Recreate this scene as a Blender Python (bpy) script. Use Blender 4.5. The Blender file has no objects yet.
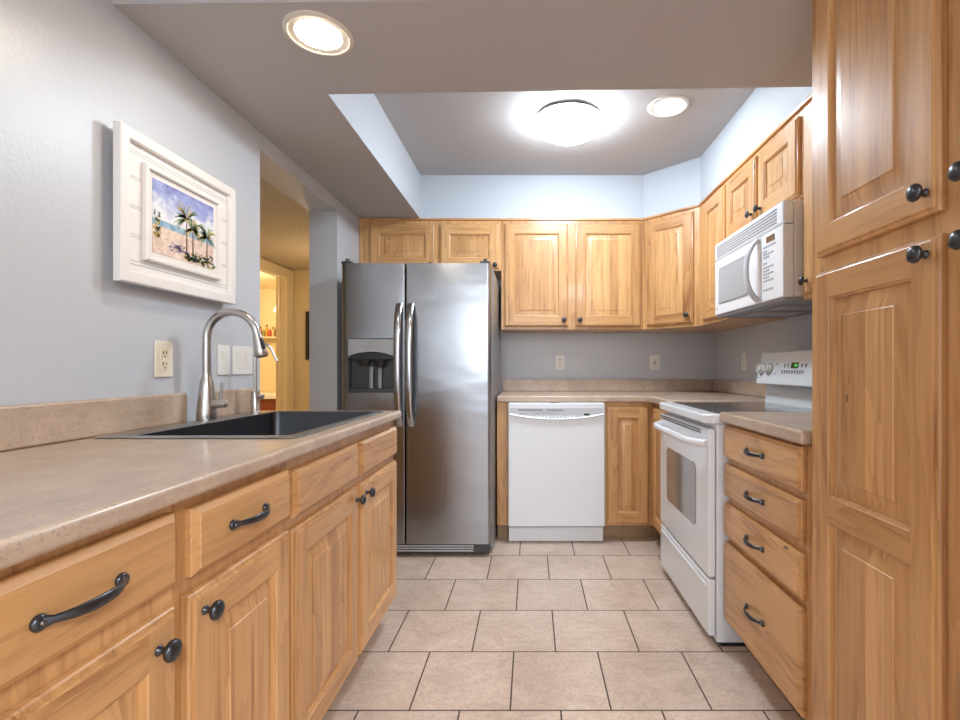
import bpy, bmesh, math, random
from mathutils import Vector, Matrix
random.seed(7)
R = math.radians
S = bpy.context.scene
COL = S.collection

# ------------------------------------------------------------------ camera
cam_d = bpy.data.cameras.new('camera'); cam = bpy.data.objects.new('camera', cam_d); COL.objects.link(cam)
cam.location = (0, 0, 1.10); cam.rotation_euler = (R(90), 0, 0)
cam_d.sensor_width = 36; cam_d.lens = 489 / 960 * 36
cam_d.shift_x = -51 / 960; cam_d.shift_y = 8 / 960
cam_d.clip_start = 0.02
S.camera = cam
# ------------------------------------------------------------------ world, view
w = bpy.data.worlds.new('world'); S.world = w; w.use_nodes = True
w.node_tree.nodes['Background'].inputs[0].default_value = (0.80, 0.90, 1.0, 1)
w.node_tree.nodes['Background'].inputs[1].default_value = 1.0
S.view_settings.view_transform = 'Standard'; S.view_settings.look = 'None'
S.view_settings.exposure = 1.17; S.view_settings.gamma = 1.0; S.view_settings.use_curve_mapping = False

def area(name, loc, rot, sx, sy, power, col):
    l = bpy.data.lights.new(name, 'AREA'); l.shape = 'RECTANGLE'; l.size = sx; l.size_y = sy
    l.energy = power; l.color = col
    o = bpy.data.objects.new(name, l); o.location = loc; o.rotation_euler = rot; COL.objects.link(o); return o
def point(name, loc, power, col, r=0.06):
    l = bpy.data.lights.new(name, 'POINT'); l.energy = power; l.color = col; l.shadow_soft_size = r
    o = bpy.data.objects.new(name, l); o.location = loc; COL.objects.link(o); return o
DOME_E, CAN_E, CAN_WARM_E = 33.0, 34.0, 44.0
area('daylight', (-0.05, -3.96, 1.62), (R(-90), 0, R(180)), 1.7, 1.15, 16, (0.88, 0.94, 1.0))
area('rear_fill', (1.0, -1.6, 2.40), (0, 0, 0), 0.9, 0.9, 56, (0.95, 0.97, 1.0))  # unseen fill light added behind the camera to brighten the kitchen
area('fridge_reflection_fill', (-0.72, -2.0, 2.25), (0, 0, 0), 0.55, 0.9, 4.5, (0.95, 0.97, 1.0))  # weak unseen light added for the soft bright reflection in the fridge door
point('hall_lamp', (-1.75, 4.2, 1.55), 3.6, (1.0, 0.76, 0.46))
point('bath_lamp', (-3.2, 5.0, 1.85), 15, (1.0, 0.80, 0.50))

# ------------------------------------------------------------------ materials
def mat(name, col, rough=0.5, metal=0.0, coat=0.0, emit=None, es=0.0, spec=0.5, aniso=0.0):
    m = bpy.data.materials.new(name); m.use_nodes = True
    b = m.node_tree.nodes['Principled BSDF']
    b.inputs['Base Color'].default_value = (*col, 1); b.inputs['Roughness'].default_value = rough
    b.inputs['Metallic'].default_value = metal; b.inputs['Coat Weight'].default_value = coat
    b.inputs['Coat Roughness'].default_value = 0.12
    b.inputs['Specular IOR Level'].default_value = spec
    if emit: b.inputs['Emission Color'].default_value = (*emit, 1); b.inputs['Emission Strength'].default_value = es
    return m
class NT:
    def __init__(s, m): s.t = m.node_tree; s.n = s.t.nodes; s.b = s.n['Principled BSDF']
    def new(s, typ, **kw):
        n = s.n.new(typ)
        for k, v in kw.items(): setattr(n, k, v)
        return n
    def link(s, a, b): s.t.links.new(a, b)
    def math(s, op, a, b=None, c=None):
        n = s.n.new('ShaderNodeMath'); n.operation = op
        for i, v in enumerate((a, b, c)):
            if v is None: continue
            if isinstance(v, (int, float)): n.inputs[i].default_value = v
            else: s.link(v, n.inputs[i])
        return n.outputs[0]
    def mix(s, f, a, b, mode='MIX'):
        n = s.n.new('ShaderNodeMix'); n.data_type = 'RGBA'; n.blend_type = mode
        for i, v in ((0, f), (6, a), (7, b)):
            if isinstance(v, (int, float)): n.inputs[i].default_value = v
            elif isinstance(v, tuple): n.inputs[i].default_value = (*v, 1)
            else: s.link(v, n.inputs[i])
        return n.outputs[2]
    def ramp(s, f, stops):
        n = s.n.new('ShaderNodeValToRGB'); s.link(f, n.inputs[0]); e = n.color_ramp.elements
        e[0].position, e[1].position = stops[0][0], stops[-1][0]
        for p, c in stops[1:-1]: e.new(p)
        for i, (p, c) in enumerate(stops): e[i].color = (*c, 1) if len(c) == 3 else c
        return n.outputs[0]
    def noise(s, v, sc, det=3, rough=0.5, dist=0.0):
        n = s.n.new('ShaderNodeTexNoise'); n.inputs['Scale'].default_value = sc; n.inputs['Detail'].default_value = det
        n.inputs['Roughness'].default_value = rough; n.inputs['Distortion'].default_value = dist
        s.link(v, n.inputs['Vector']); return n.outputs['Fac']
    def bump(s, h, st, d=0.01):
        n = s.n.new('ShaderNodeBump'); n.inputs['Strength'].default_value = st; n.inputs['Distance'].default_value = d
        s.link(h, n.inputs['Height']); s.link(n.outputs[0], s.b.inputs['Normal'])
    def coords(s): return s.n.new('ShaderNodeTexCoord').outputs['Object']
    def mapping(s, v, sc, loc=(0, 0, 0)):
        n = s.n.new('ShaderNodeMapping'); n.inputs['Scale'].default_value = sc; n.inputs['Location'].default_value = loc
        s.link(v, n.inputs['Vector']); return n.outputs[0]

WD, WL = (0.36, 0.155, 0.050), (0.66, 0.365, 0.150)
def wood(name, axis, strips=False, dark=WD, light=WL, gain=1.0):
    m = mat(name, light, 0.36, coat=0.30); t = NT(m)
    co = t.coords(); oi = t.new('ShaderNodeObjectInfo')
    r = t.math('MULTIPLY', oi.outputs['Random'], 41.0)
    cb = t.new('ShaderNodeCombineXYZ'); [t.link(r, cb.inputs[i]) for i in range(3)]
    add = t.new('ShaderNodeVectorMath', operation='ADD'); t.link(co, add.inputs[0]); t.link(cb.outputs[0], add.inputs[1])
    v = add.outputs[0]
    sep = t.new('ShaderNodeSeparateXYZ'); t.link(v, sep.inputs[0])
    xi = {'x': 0, 'y': 1, 'z': 2}[axis]
    cross = sep.outputs[0] if axis == 'z' else sep.outputs[2]
    if strips:
        st = t.math('FLOOR', t.math('DIVIDE', cross, 0.058))
        wn = t.new('ShaderNodeTexWhiteNoise', noise_dimensions='1D'); t.link(st, wn.inputs['W']); tone = wn.outputs['Value']
        # each glued strip has a grain of its own
        off = t.new('ShaderNodeVectorMath', operation='ADD'); t.link(v, off.inputs[0])
        c2 = t.new('ShaderNodeCombineXYZ'); q = t.math('MULTIPLY', tone, 9.0); [t.link(q, c2.inputs[i]) for i in range(3)]
        t.link(c2.outputs[0], off.inputs[1]); v = off.outputs[0]
    else:
        tone = oi.outputs['Random']
    s1 = [30, 30, 30]; s1[xi] = 1.4
    s2 = [7, 7, 7]; s2[xi] = 0.7
    fine = t.noise(t.mapping(v, s1), 1.6, 5, 0.6, 0.6)
    broad = t.noise(t.mapping(v, s2), 1.0, 2, 0.5, 1.6)
    ring = t.math('FRACT', t.math('MULTIPLY', broad, 7.0))
    k = t.math('MULTIPLY_ADD', fine, 0.62, t.math('MULTIPLY', broad, 0.42))
    k = t.math('MULTIPLY_ADD', ring, 0.13, t.math('SUBTRACT', k, 0.015))
    c = t.ramp(k, [(0.37, dark), (0.49, tuple(0.36 * a + 0.64 * b for a, b in zip(dark, light))), (0.63, light)])
    tv = t.ramp(tone, [(0.0, (0.74, 0.68, 0.60)), (0.35, (0.95, 0.94, 0.92)), (1.0, (1.10, 1.13, 1.14))] if strips else [(0.0, (0.86, 0.83, 0.78)), (0.5, (0.98, 0.98, 0.97)), (1.0, (1.08, 1.10, 1.10))])
    c = t.mix(1.0, c, tv, 'MULTIPLY')
    vo = t.new('ShaderNodeTexVoronoi'); s3 = [5.2, 5.2, 5.2]; s3[xi] = 2.2
    t.link(t.mapping(v, s3, (3.1, 1.7, 5.3)), vo.inputs['Vector']); vo.inputs['Scale'].default_value = 1.0
    kn = t.math('LESS_THAN', vo.outputs['Distance'], 0.035)
    c = t.mix(t.math('MULTIPLY', kn, 0.75), c, (0.10, 0.035, 0.012))
    t.link(c, t.b.inputs['Base Color'])
    t.bump(fine, 0.06, 0.004)
    return m
WV = wood('hickory_vertical', 'z'); WX = wood('hickory_horizontal', 'x'); WP = wood('hickory_panel', 'z', True)
WDX = wood('hickory_drawer', 'x', False)
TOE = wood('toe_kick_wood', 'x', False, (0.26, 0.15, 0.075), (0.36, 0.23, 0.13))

def painted(name, col, rough=0.5, bump=0.10, sc=120, spec=0.5):
    m = mat(name, col, rough, spec=spec); t = NT(m); n = t.noise(t.coords(), sc, 3, 0.6); t.bump(n, bump, 0.004 if bump < 0.9 else 0.03); return m
WALL = painted('grey_wall_paint', (0.562, 0.588, 0.632), 0.34, 0.16, 90)
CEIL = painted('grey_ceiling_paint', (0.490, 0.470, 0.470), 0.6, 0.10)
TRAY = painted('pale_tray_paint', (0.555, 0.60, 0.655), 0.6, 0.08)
POP = painted('textured_hall_ceiling', (0.62, 0.52, 0.40), 0.7, 1.0, 45)
CREAM = painted('cream_wall_paint', (0.78, 0.66, 0.44), 0.6, 0.08)
CREAMTRIM = mat('cream_trim', (0.80, 0.70, 0.52), 0.4)

def tile():
    m = mat('floor_tile', (0.5, 0.4, 0.3), 0.34); t = NT(m)
    P = 0.3245
    co = t.coords(); v = t.mapping(co, (1, 1, 1), (0.0668 + P * 20.5, -1.571 + P * 20, 0))
    br = t.new('ShaderNodeTexBrick', offset=0.5, offset_frequency=2, squash=1.0)
    for k_, x in (('Scale', 1.0), ('Mortar Size', 0.0030), ('Mortar Smooth', 0.15), ('Bias', 0.0), ('Brick Width', P), ('Row Height', P)):
        br.inputs[k_].default_value = x
    t.link(v, br.inputs['Vector'])
    br.inputs['Color1'].default_value = (0.94, 0.94, 0.94, 1); br.inputs['Color2'].default_value = (1.05, 1.04, 1.03, 1); br.inputs['Mortar'].default_value = (1, 1, 1, 1)
    n1 = t.noise(co, 3.2, 6, 0.62, 1.4); n2 = t.noise(co, 85, 3, 0.7)
    n3 = t.noise(t.mapping(co, (9, 16, 1)), 1.0, 5, 0.7, 2.2)
    c = t.ramp(n1, [(0.30, (0.56, 0.44, 0.36)), (0.5, (0.66, 0.535, 0.45)), (0.72, (0.72, 0.61, 0.53))])
    c = t.mix(0.55, c, t.ramp(n3, [(0.35, (0.78, 0.73, 0.68)), (0.6, (1.05, 1.03, 1.0))]), 'MULTIPLY')
    c = t.mix(0.55, c, t.ramp(n2, [(0.30, (0.68, 0.62, 0.58)), (0.55, (1.05, 1.05, 1.05))]), 'MULTIPLY')
    c = t.mix(1.0, c, br.outputs['Color'], 'MULTIPLY')
    c = t.mix(br.outputs['Fac'], c, (0.085, 0.060, 0.045)); t.link(c, t.b.inputs['Base Color'])
    h = t.math('MULTIPLY_ADD', br.outputs['Fac'], -1.0, t.math('MULTIPLY', n3, 0.14)); t.bump(h, 0.35, 0.004)
    t.link(t.math('MULTIPLY_ADD', br.outputs['Fac'], 0.5, 0.36), t.b.inputs['Roughness'])
    return m
TILE = tile()
def laminate(name, a, b, c3):
    m = mat(name, a, 0.30, coat=0.15); t = NT(m); co = t.coords()
    n1 = t.noise(co, 7, 5, 0.65, 0.8); n2 = t.noise(co, 160, 3, 0.75); n3 = t.noise(t.mapping(co, (40, 9, 40)), 1.0, 4, 0.6, 1.0)
    c = t.ramp(n1, [(0.32, b), (0.66, a)])
    c = t.mix(0.5, c, t.ramp(n3, [(0.35, (0.80, 0.76, 0.72)), (0.65, (1.08, 1.07, 1.05))]), 'MULTIPLY')
    c = t.mix(t.math('MULTIPLY', t.math('GREATER_THAN', n2, 0.60), 0.55), c, c3)
    t.link(c, t.b.inputs['Base Color']); return m
LAM = laminate('beige_laminate', (0.58, 0.45, 0.345), (0.45, 0.34, 0.258), (0.27, 0.20, 0.15))
def steel(name, col, rough, bx=1.0, bz=260.0):
    m = mat(name, col, rough, 1.0); t = NT(m)
    n = t.noise(t.mapping(t.coords(), (bz, bz, bx)), 1.0, 2, 0.5)
    t.link(t.math('MULTIPLY_ADD', n, 0.10, rough - 0.05), t.b.inputs['Roughness'])
    n2 = t.noise(t.mapping(t.coords(), (2.2, 2.2, 5.0)), 1.0, 2, 0.5)
    t.bump(n2, 0.16, 0.03); return m
STEEL = steel('brushed_steel', (0.37, 0.385, 0.41), 0.25)
NICKEL = mat('brushed_nickel', (0.52, 0.50, 0.48), 0.28, 1.0)
SINKM = mat('dark_steel', (0.11, 0.115, 0.125), 0.34, 1.0)
RIMM = mat('sink_rim_steel', (0.42, 0.42, 0.42), 0.30, 1.0)
CHROME = mat('handle_steel', (0.48, 0.49, 0.51), 0.18, 1.0)
IRON = mat('antique_pewter', (0.075, 0.080, 0.090), 0.30, 0.85)
IRONHI = mat('worn_pewter', (0.24, 0.24, 0.25), 0.35, 0.9)
WHITE = mat('white_enamel', (0.81, 0.845, 0.89), 0.22, coat=0.3)
OFFW = mat('offwhite_plastic', (0.80, 0.78, 0.74), 0.35)
LGREY = mat('light_grey_plastic', (0.56, 0.58, 0.61), 0.35)
MGREY = mat('grey_marking', (0.30, 0.31, 0.34), 0.5)
BLACKG = mat('black_glass', (0.018, 0.018, 0.020), 0.06, coat=0.5)
BLACKP = mat('black_plastic', (0.020, 0.021, 0.023), 0.40)
DGREY = mat('dark_grey_plastic', (0.055, 0.057, 0.062), 0.35)
OVENG = mat('oven_window_glass', (0.22, 0.20, 0.19), 0.06, coat=0.8)
MWG = mat('microwave_window', (0.40, 0.41, 0.425), 0.5)
IVORY = mat('ivory_plastic', (0.84, 0.76, 0.58), 0.35)
CREAMP = mat('cream_plate', (0.86, 0.79, 0.66), 0.35)
PLATE = mat('white_plate', (0.82, 0.80, 0.76), 0.35)
FRAMEW = mat('white_painted_wood', (0.84, 0.82, 0.80), 0.45)
GREEN = mat('green_display', (0.004, 0.02, 0.006), 0.2, emit=(0.05, 0.9, 0.15), es=0.02)
GREENHI = mat('lit_green_digits', (0.01, 0.05, 0.01), 0.3, emit=(0.15, 1.0, 0.25), es=0.22)
AMBER = mat('brown_display', (0.16, 0.09, 0.05), 0.2)
DOMEM = mat('lit_dome_glass', (0.9, 0.9, 0.9), 0.4, emit=(0.79, 0.90, 1.0), es=DOME_E)
CANM = mat('lit_lens_cool', (0.9, 0.9, 0.9), 0.4, emit=(0.95, 0.97, 1.0), es=CAN_E)
CANW = mat('lit_lens_warm', (0.9, 0.9, 0.9), 0.4, emit=(1.0, 0.86, 0.68), es=CAN_WARM_E)
TRIMW = mat('can_trim', (0.72, 0.66, 0.58), 0.4)

# ------------------------------------------------------------------ mesh helper
class MB:
    def __init__(s): s.v, s.f, s.m = [], [], []
    def add(s, vs, fs, mi=0):
        o = len(s.v); s.v += [tuple(p) for p in vs]; s.f += [tuple(i + o for i in f) for f in fs]
        s.m += [mi] * len(fs) if isinstance(mi, int) else mi; return s
    def box(s, x0, x1, y0, y1, z0, z1, mi=0):
        vs = [(x, y, z) for z in (z0, z1) for y in (y0, y1) for x in (x0, x1)]
        return s.add(vs, [(0, 2, 3, 1), (4, 5, 7, 6), (0, 1, 5, 4), (2, 6, 7, 3), (0, 4, 6, 2), (1, 3, 7, 5)], mi)
    def prism(s, pts, z0, z1, mi=0):           # polygon in xy, counter-clockwise
        n = len(pts); vs = [(x, y, z0) for x, y in pts] + [(x, y, z1) for x, y in pts]
        fs = [tuple(range(n - 1, -1, -1)), tuple(range(n, 2 * n))] + [(i, (i + 1) % n, n + (i + 1) % n, n + i) for i in range(n)]
        return s.add(vs, fs, mi)
    def prism_xz(s, pts, y0, y1, mi=0):        # polygon in xz, clockwise seen from -y is fine (normals recalculated)
        n = len(pts); vs = [(x, y0, z) for x, z in pts] + [(x, y1, z) for x, z in pts]
        fs = [tuple(range(n)), tuple(range(2 * n - 1, n - 1, -1))] + [(i, n + i, n + (i + 1) % n, (i + 1) % n) for i in range(n)]
        return s.add(vs, fs, mi)
    def prism_yz(s, pts, x0, x1, mi=0):
        n = len(pts); vs = [(x0, y, z) for y, z in pts] + [(x1, y, z) for y, z in pts]
        fs = [tuple(range(n)), tuple(range(2 * n - 1, n - 1, -1))] + [(i, n + i, n + (i + 1) % n, (i + 1) % n) for i in range(n)]
        return s.add(vs, fs, mi)
    def rings(s, rs, cap0=True, cap1=True, mi=0):
        n = len(rs[0]); vs = [p for r in rs for p in r]; fs = []
        for k in range(len(rs) - 1):
            fs += [(k * n + i, k * n + (i + 1) % n, (k + 1) * n + (i + 1) % n, (k + 1) * n + i) for i in range(n)]
        if cap0: fs.append(tuple(range(n - 1, -1, -1)))
        if cap1: fs.append(tuple((len(rs) - 1) * n + i for i in range(n)))
        return s.add(vs, fs, mi)
    def lathe(s, prof, c=(0, 0, 0), axis='z', n=24, mi=0, cap=True):
        rs = []
        for r, h in prof:
            ring = []
            for i in range(n):
                a = 2 * math.pi * i / n; p, q = r * math.cos(a), r * math.sin(a)
                d = {'z': (p, q, h), 'y': (p, -h, q), '-y': (p, h, q), 'x': (h, p, q)}[axis]   # 'y': h counts towards -y
                ring.append((c[0] + d[0], c[1] + d[1], c[2] + d[2]))
            rs.append(ring)
        return s.rings(rs, cap, cap, mi=mi)
    def tube(s, path, rad, n=12, up=(0, 0, 1), mi=0):
        P = [Vector(p) for p in path]; rs = []
        for i, p in enumerate(P):
            t = (P[min(i + 1, len(P) - 1)] - P[max(i - 1, 0)]).normalized()
            a = t.cross(Vector(up))
            if a.length < 1e-4: a = t.cross(Vector((0, 1, 0)))
            a.normalize(); b = a.cross(t).normalized()
            r = rad[i] if isinstance(rad, (list, tuple)) and len(rad) == len(P) else rad
            ra, rb = (r if isinstance(r, (list, tuple)) else (r, r))
            rs.append([p + a * ra * math.cos(2 * math.pi * k / n) + b * rb * math.sin(2 * math.pi * k / n) for k in range(n)])
        return s.rings(rs, mi=mi)
    def build(s, name, mats, parent=None, loc=(0, 0, 0), rz=0, bevel=0, seg=2, smooth=35, rot=None):
        me = bpy.data.meshes.new(name); me.from_pydata(s.v, [], s.f)
        for m in (mats if isinstance(mats, (list, tuple)) else [mats]): me.materials.append(m)
        me.polygons.foreach_set('material_index', s.m)
        bm = bmesh.new(); bm.from_mesh(me)
        bmesh.ops.recalc_face_normals(bm, faces=bm.faces); bm.to_mesh(me); bm.free()
        me.polygons.foreach_set('use_smooth', [True] * len(me.polygons))
        if not bevel: me.set_sharp_from_angle(angle=R(smooth))
        o = bpy.data.objects.new(name, me); COL.objects.link(o)
        o.location = loc; o.rotation_euler = rot if rot else (0, 0, rz); MB.last = o
        if parent: o.parent = parent
        if bevel:
            b = o.modifiers.new('edge', 'BEVEL'); b.width = bevel; b.segments = seg; b.limit_method = 'ANGLE'; b.angle_limit = R(40)
            b.harden_normals = True
        return o
def rrect(cx, cy, w_, h_, r, n=6):            # rounded rectangle, counter-clockwise
    pts = []
    for sx, sy, a0 in ((1, -1, -90), (1, 1, 0), (-1, 1, 90), (-1, -1, 180)):
        for i in range(n + 1):
            a = R(a0 + 90 * i / n); pts.append((cx + sx * (w_ / 2 - r) + r * math.cos(a), cy + sy * (h_ / 2 - r) + r * math.sin(a)))
    return pts
def tag(o, label, cat, group=None, kind=None):
    if label: o['label'] = label
    if cat: o['category'] = cat
    if group: o['group'] = group
    if kind: o['kind'] = kind
    return o
def thing(name, label, cat, loc, rz=0, group=None):
    o = bpy.data.objects.new(name, None); COL.objects.link(o); o.location = loc; o.rotation_euler = (0, 0, rz)
    o.empty_display_size = 0.1
    return tag(o, label, cat, group)
def struct(mb, name, mats, **k):
    o = mb.build(name, mats, **k); o['kind'] = 'structure'; return o
def copy_tree(o, parent=None):
    c = o.copy(); COL.objects.link(c); c.parent = parent
    for ch in list(o.children): copy_tree(ch, c)
    return c

# ------------------------------------------------------------------ the room
XL, XR, YB, ZL, ZH = -1.19, 1.385, 3.70, 2.135, 2.44
struct(MB().box(-4.2, 3.0, -4.2, 6.6, -0.08, 0), 'floor', TILE)
m = MB(); m.box(-1.36, XL, -4.0, 2.147, 0, 2.52); m.box(-1.36, XL, 2.147, 3.0, 2.06, 2.52); m.box(-1.36, XL, 3.0, 3.86, 0, 2.52)
struct(m, 'wall_left', WALL)
struct(MB().box(XL, 1.55, YB, 3.86, 0, 2.52), 'wall_back', WALL)
struct(MB().box(XR, 1.55, 0.42, YB, 0, 2.52), 'wall_right', WALL)
# dining end of the room, behind the camera
m = MB(); m.box(1.55, 2.9, 0.42, 0.55, 0, 2.52); m.box(2.75, 2.9, -4.0, 0.42, 0, 2.52)
struct(m, 'wall_dining', WALL)
m = MB(); m.box(-1.36, -1.0, -4.15, -4.0, 0, 2.52); m.box(0.9, 2.9, -4.15, -4.0, 0, 2.52); m.box(-1.0, 0.9, -4.15, -4.0, 2.25, 2.52); m.box(-1.0, 0.9, -4.15, -4.0, 0, 1.0)
struct(m, 'wall_rear', WALL)
m = MB(); m.box(-1.0, -0.94, -4.12, -4.03, 1.0, 2.25); m.box(0.84, 0.9, -4.12, -4.03, 1.0, 2.25); m.box(-0.08, -0.02, -4.12, -4.03, 1.06, 2.19)
m.box(-0.94, 0.84, -4.12, -4.03, 1.0, 1.06); m.box(-0.94, 0.84, -4.12, -4.03, 2.19, 2.25)
struct(m, 'window_1', FRAMEW)
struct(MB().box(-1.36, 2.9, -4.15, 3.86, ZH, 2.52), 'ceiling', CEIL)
# dropped soffit around the raised tray: left, front, back and right strips
YF = 1.85
m = MB()
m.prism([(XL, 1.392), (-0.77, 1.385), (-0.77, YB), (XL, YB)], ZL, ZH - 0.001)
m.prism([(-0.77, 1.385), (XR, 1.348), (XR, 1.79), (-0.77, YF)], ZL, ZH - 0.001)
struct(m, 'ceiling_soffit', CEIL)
m = MB()
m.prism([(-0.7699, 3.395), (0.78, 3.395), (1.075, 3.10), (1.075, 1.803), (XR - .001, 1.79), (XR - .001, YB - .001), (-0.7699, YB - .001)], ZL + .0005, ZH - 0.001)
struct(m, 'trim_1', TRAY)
m = MB(); m.box(-0.7700, -0.7670, YF + 0.003, 3.395, ZL + .0005, ZH - 0.001)
struct(m, 'trim_2', TRAY)
# hall and the bathroom seen through the opening
m = MB(); m.box(-2.52, -2.44, 1.2, 3.85, 0, 2.40); m.box(-2.52, -2.44, 4.83, 6.4, 0, 2.40); m.box(-2.52, -2.44, 3.85, 4.83, 2.00, 2.40)
m.box(-2.44, -1.36, 5.0, 5.1, 0, 2.40); m.box(-1.36, -1.26, 3.86, 5.1, 0, 2.40); m.box(-2.44, -1.36, 1.1, 1.2, 0, 2.40)
struct(m, 'wall_hall', CREAM)
struct(MB().box(-2.44, -1.36, 1.2, 5.0, 2.10, 2.16), 'ceiling_hall', POP)
m = MB(); m.box(-4.1, -4.0, 3.4, 6.4, 0, 2.4); m.box(-4.1, -2.44, 6.3, 6.4, 0, 2.4); m.box(-4.1, -2.52, 3.3, 3.4, 0, 2.4)
struct(m, 'wall_bathroom', CREAM)
struct(MB().box(-4.1, -2.52, 3.4, 6.3, 2.12, 2.18), 'ceiling_bathroom', CREAM)
m = MB()
m.box(-2.440, -2.420, 4.845, 4.985, 0, 2.085); m.box(-2.440, -2.420, 3.74, 3.845, 0, 2.085); m.box(-2.440, -2.420, 3.845, 4.845, 2.000, 2.085)
m.box(-2.440, -2.412, 4.83, 4.855, 0, 2.012); m.box(-2.440, -2.412, 3.85, 4.83, 1.985, 2.012)
m.box(-2.49, -2.475, 4.815, 4.83, 0, 2.0)
struct(m, 'door_1', CREAMTRIM, bevel=0.004)

# ------------------------------------------------------------------ cabinet parts (front faces local -y)
def knob(parent, x, y, z):
    k = MB().lathe([(0.0, 0), (0.0075, 0.0), (0.0085, 0.002), (0.0055, 0.006), (0.0050, 0.012), (0.009, 0.0155), (0.0155, 0.0185), (0.0172, 0.0225), (0.0155, 0.0270), (0.010, 0.0300), (0.004, 0.0312), (0, 0.0313)], (0, 0, 0), 'y', 20)
    o = k.build('knob', IRON, parent, (x, y, z), smooth=60); return o
def pull(parent, x, y, z, L=0.122):
    k = MB(); n = 15; path, rad = [], []
    for i in range(n):
        u = -1 + 2 * i / (n - 1); a = abs(u)
        h = 0.023 * (1 - a ** 2.6) + 0.004
        path.append((u * L / 2 * 0.93, -h, 0.0035 * math.sin(math.pi * u * 0.5) * 0))
        wz = 0.0036 + 0.0046 * math.cos(a * math.pi / 2) ** 0.8 if a < 0.86 else 0.0050 + 0.004 * (a - 0.86) / 0.14
        rad.append((0.0036, wz))
    k.tube(path, rad, 10)
    for s_ in (-1, 1):
        k.lathe([(0, 0), (0.0095, 0), (0.0105, 0.003), (0.0085, 0.0065), (0.003, 0.0075), (0, 0.0076)], (s_ * L / 2 * 0.95, 0, 0), 'y', 16)
        k.lathe([(0, 0.0074), (0.0034, 0.0074), (0.0026, 0.0095), (0, 0.0098)], (s_ * L / 2 * 0.95, 0, 0), 'y', 10, mi=1)
    return k.build('handle', [IRON, IRONHI], parent, (x, y, z), smooth=60)
EDGE = [(0.0, 0.0), (0.0, 0.010), (0.0025, 0.0135), (0.0075, 0.0150), (0.0085, 0.0185), (0.0115, 0.020)]
def rect(x0, x1, z0, z1, ins, y): return [(x0 + ins, -y, z0 + ins), (x1 - ins, -y, z0 + ins), (x1 - ins, -y, z1 - ins), (x0 + ins, -y, z1 - ins)]
def door(parent, x, z, w_, h_, knob_at=None, y=-0.001, rz=0, stile=0.064, rail=0.070, mids=(), xy=None, name='door', pbev=0.034):
    """raised panel door, centred on (x, z) of its bottom-left frame; mids = (z0, z1) of middle rails"""
    T = 0.020; d = MB()
    x0, x1, z0, z1 = -w_ / 2, w_ / 2, -h_ / 2, h_ / 2
    d.rings([rect(x0, x1, z0, z1, i, yy) for i, yy in EDGE], cap0=True, cap1=False)
    e = EDGE[-1][0]
    def q(a0, a1, b0, b1, mi): d.add([(a0, -T, b0), (a1, -T, b0), (a1, -T, b1), (a0, -T, b1)], [(0, 1, 2, 3)], mi)
    q(x0 + e, x0 + stile, z0 + e, z1 - e, 0); q(x1 - stile, x1 - e, z0 + e, z1 - e, 0)
    cuts = [(z0 + e, z0 + rail)] + [tuple(v) for v in mids] + [(z1 - rail, z1 - e)]
    for a, b in cuts: q(x0 + stile, x1 - stile, a, b, 1)
    ops = [(cuts[i][1], cuts[i + 1][0]) for i in range(len(cuts) - 1)]
    pn = MB()
    for a, b in ops:
        rr = lambda i, yy: rect(x0 + stile, x1 - stile, a, b, i, yy)
        d.rings([rr(0, T), rr(0.0015, T - 0.0030), rr(0.006, T - 0.0055), rr(0.0075, T - 0.0115)], cap0=False, cap1=False)
        pn.rings([rr(0.0062, 0.004), rr(0.0068, T - 0.0112), rr(0.009, T - 0.0114), rr(0.009 + pbev, T - 0.0035), rr(0.0105 + pbev, T - 0.0012)], cap0=False, cap1=True)
    yy = y; px, py = (x, yy) if xy is None else xy
    o = d.build(name, [WV, WX], parent, (px, py, z), rz, smooth=25)
    pn.build('panel', WP, o, smooth=20)
    if knob_at: knob(o, knob_at[0], -T, knob_at[1])
    return o
def drawer(parent, x, z, w_, h_, handle=True, y=-0.001, name='drawer', hx=0.0):
    d = MB(); x0, x1, z0, z1 = -w_ / 2, w_ / 2, -h_ / 2, h_ / 2
    prof = [(0, 0), (0, 0.010), (0.0015, 0.0130), (0.0110, 0.0195), (0.0120, 0.0215)]
    d.rings([rect(x0, x1, z0, z1, i, yy) for i, yy in prof])
    o = d.build(name, WDX, parent, (x, y, z), smooth=15)
    if handle: pull(o, hx, -0.0215, 0)
    return o
def dspan(parent, a, b, z0, z1, kn=None, **k):
    """door from its edges; kn = (which side 'l'/'r', 't'/'b')"""
    w_, h_ = b - a, z1 - z0; ka = None
    if kn: ka = ((-w_ / 2 + 0.030 if kn[0] == 'l' else w_ / 2 - 0.030), (h_ / 2 - 0.037 if kn[1] == 't' else -h_ / 2 + 0.045))
    if kn and len(kn) > 2: ka = (ka[0] + kn[2], ka[1] + kn[3])
    return door(parent, (a + b) / 2, (z0 + z1) / 2, w_, h_, ka, **k)
def wrspan(parent, a, b, z0, z1, handle=True, hx=0.0): return drawer(parent, (a + b) / 2, (z0 + z1) / 2, b - a, z1 - z0, handle, hx=hx)
def shell(parent, a, b, depth, z0, z1, t=0.018, top=True):
    m = MB(); m.box(a, b, 0, t, z0, z1); m.box(a, a + t, t, depth, z0, z1); m.box(b - t, b, t, depth, z0, z1); m.box(a + t, b - t, depth - t, depth, z0, z1); m.box(a + t, b - t, t, depth - t, z0, z0 + t)
    if top: m.box(a + t, b - t, t, depth - t, z1 - t, z1)
    return m.build('cabinet_body', WV, parent, bevel=0.0012, seg=1)
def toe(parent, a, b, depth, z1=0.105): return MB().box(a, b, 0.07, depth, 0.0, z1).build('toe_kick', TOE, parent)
def crown(parent, a, b, z): return MB().box(a, b, -0.012, 0.012, z - 0.016, z).build('top_trim', WX, parent, bevel=0.004)

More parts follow.
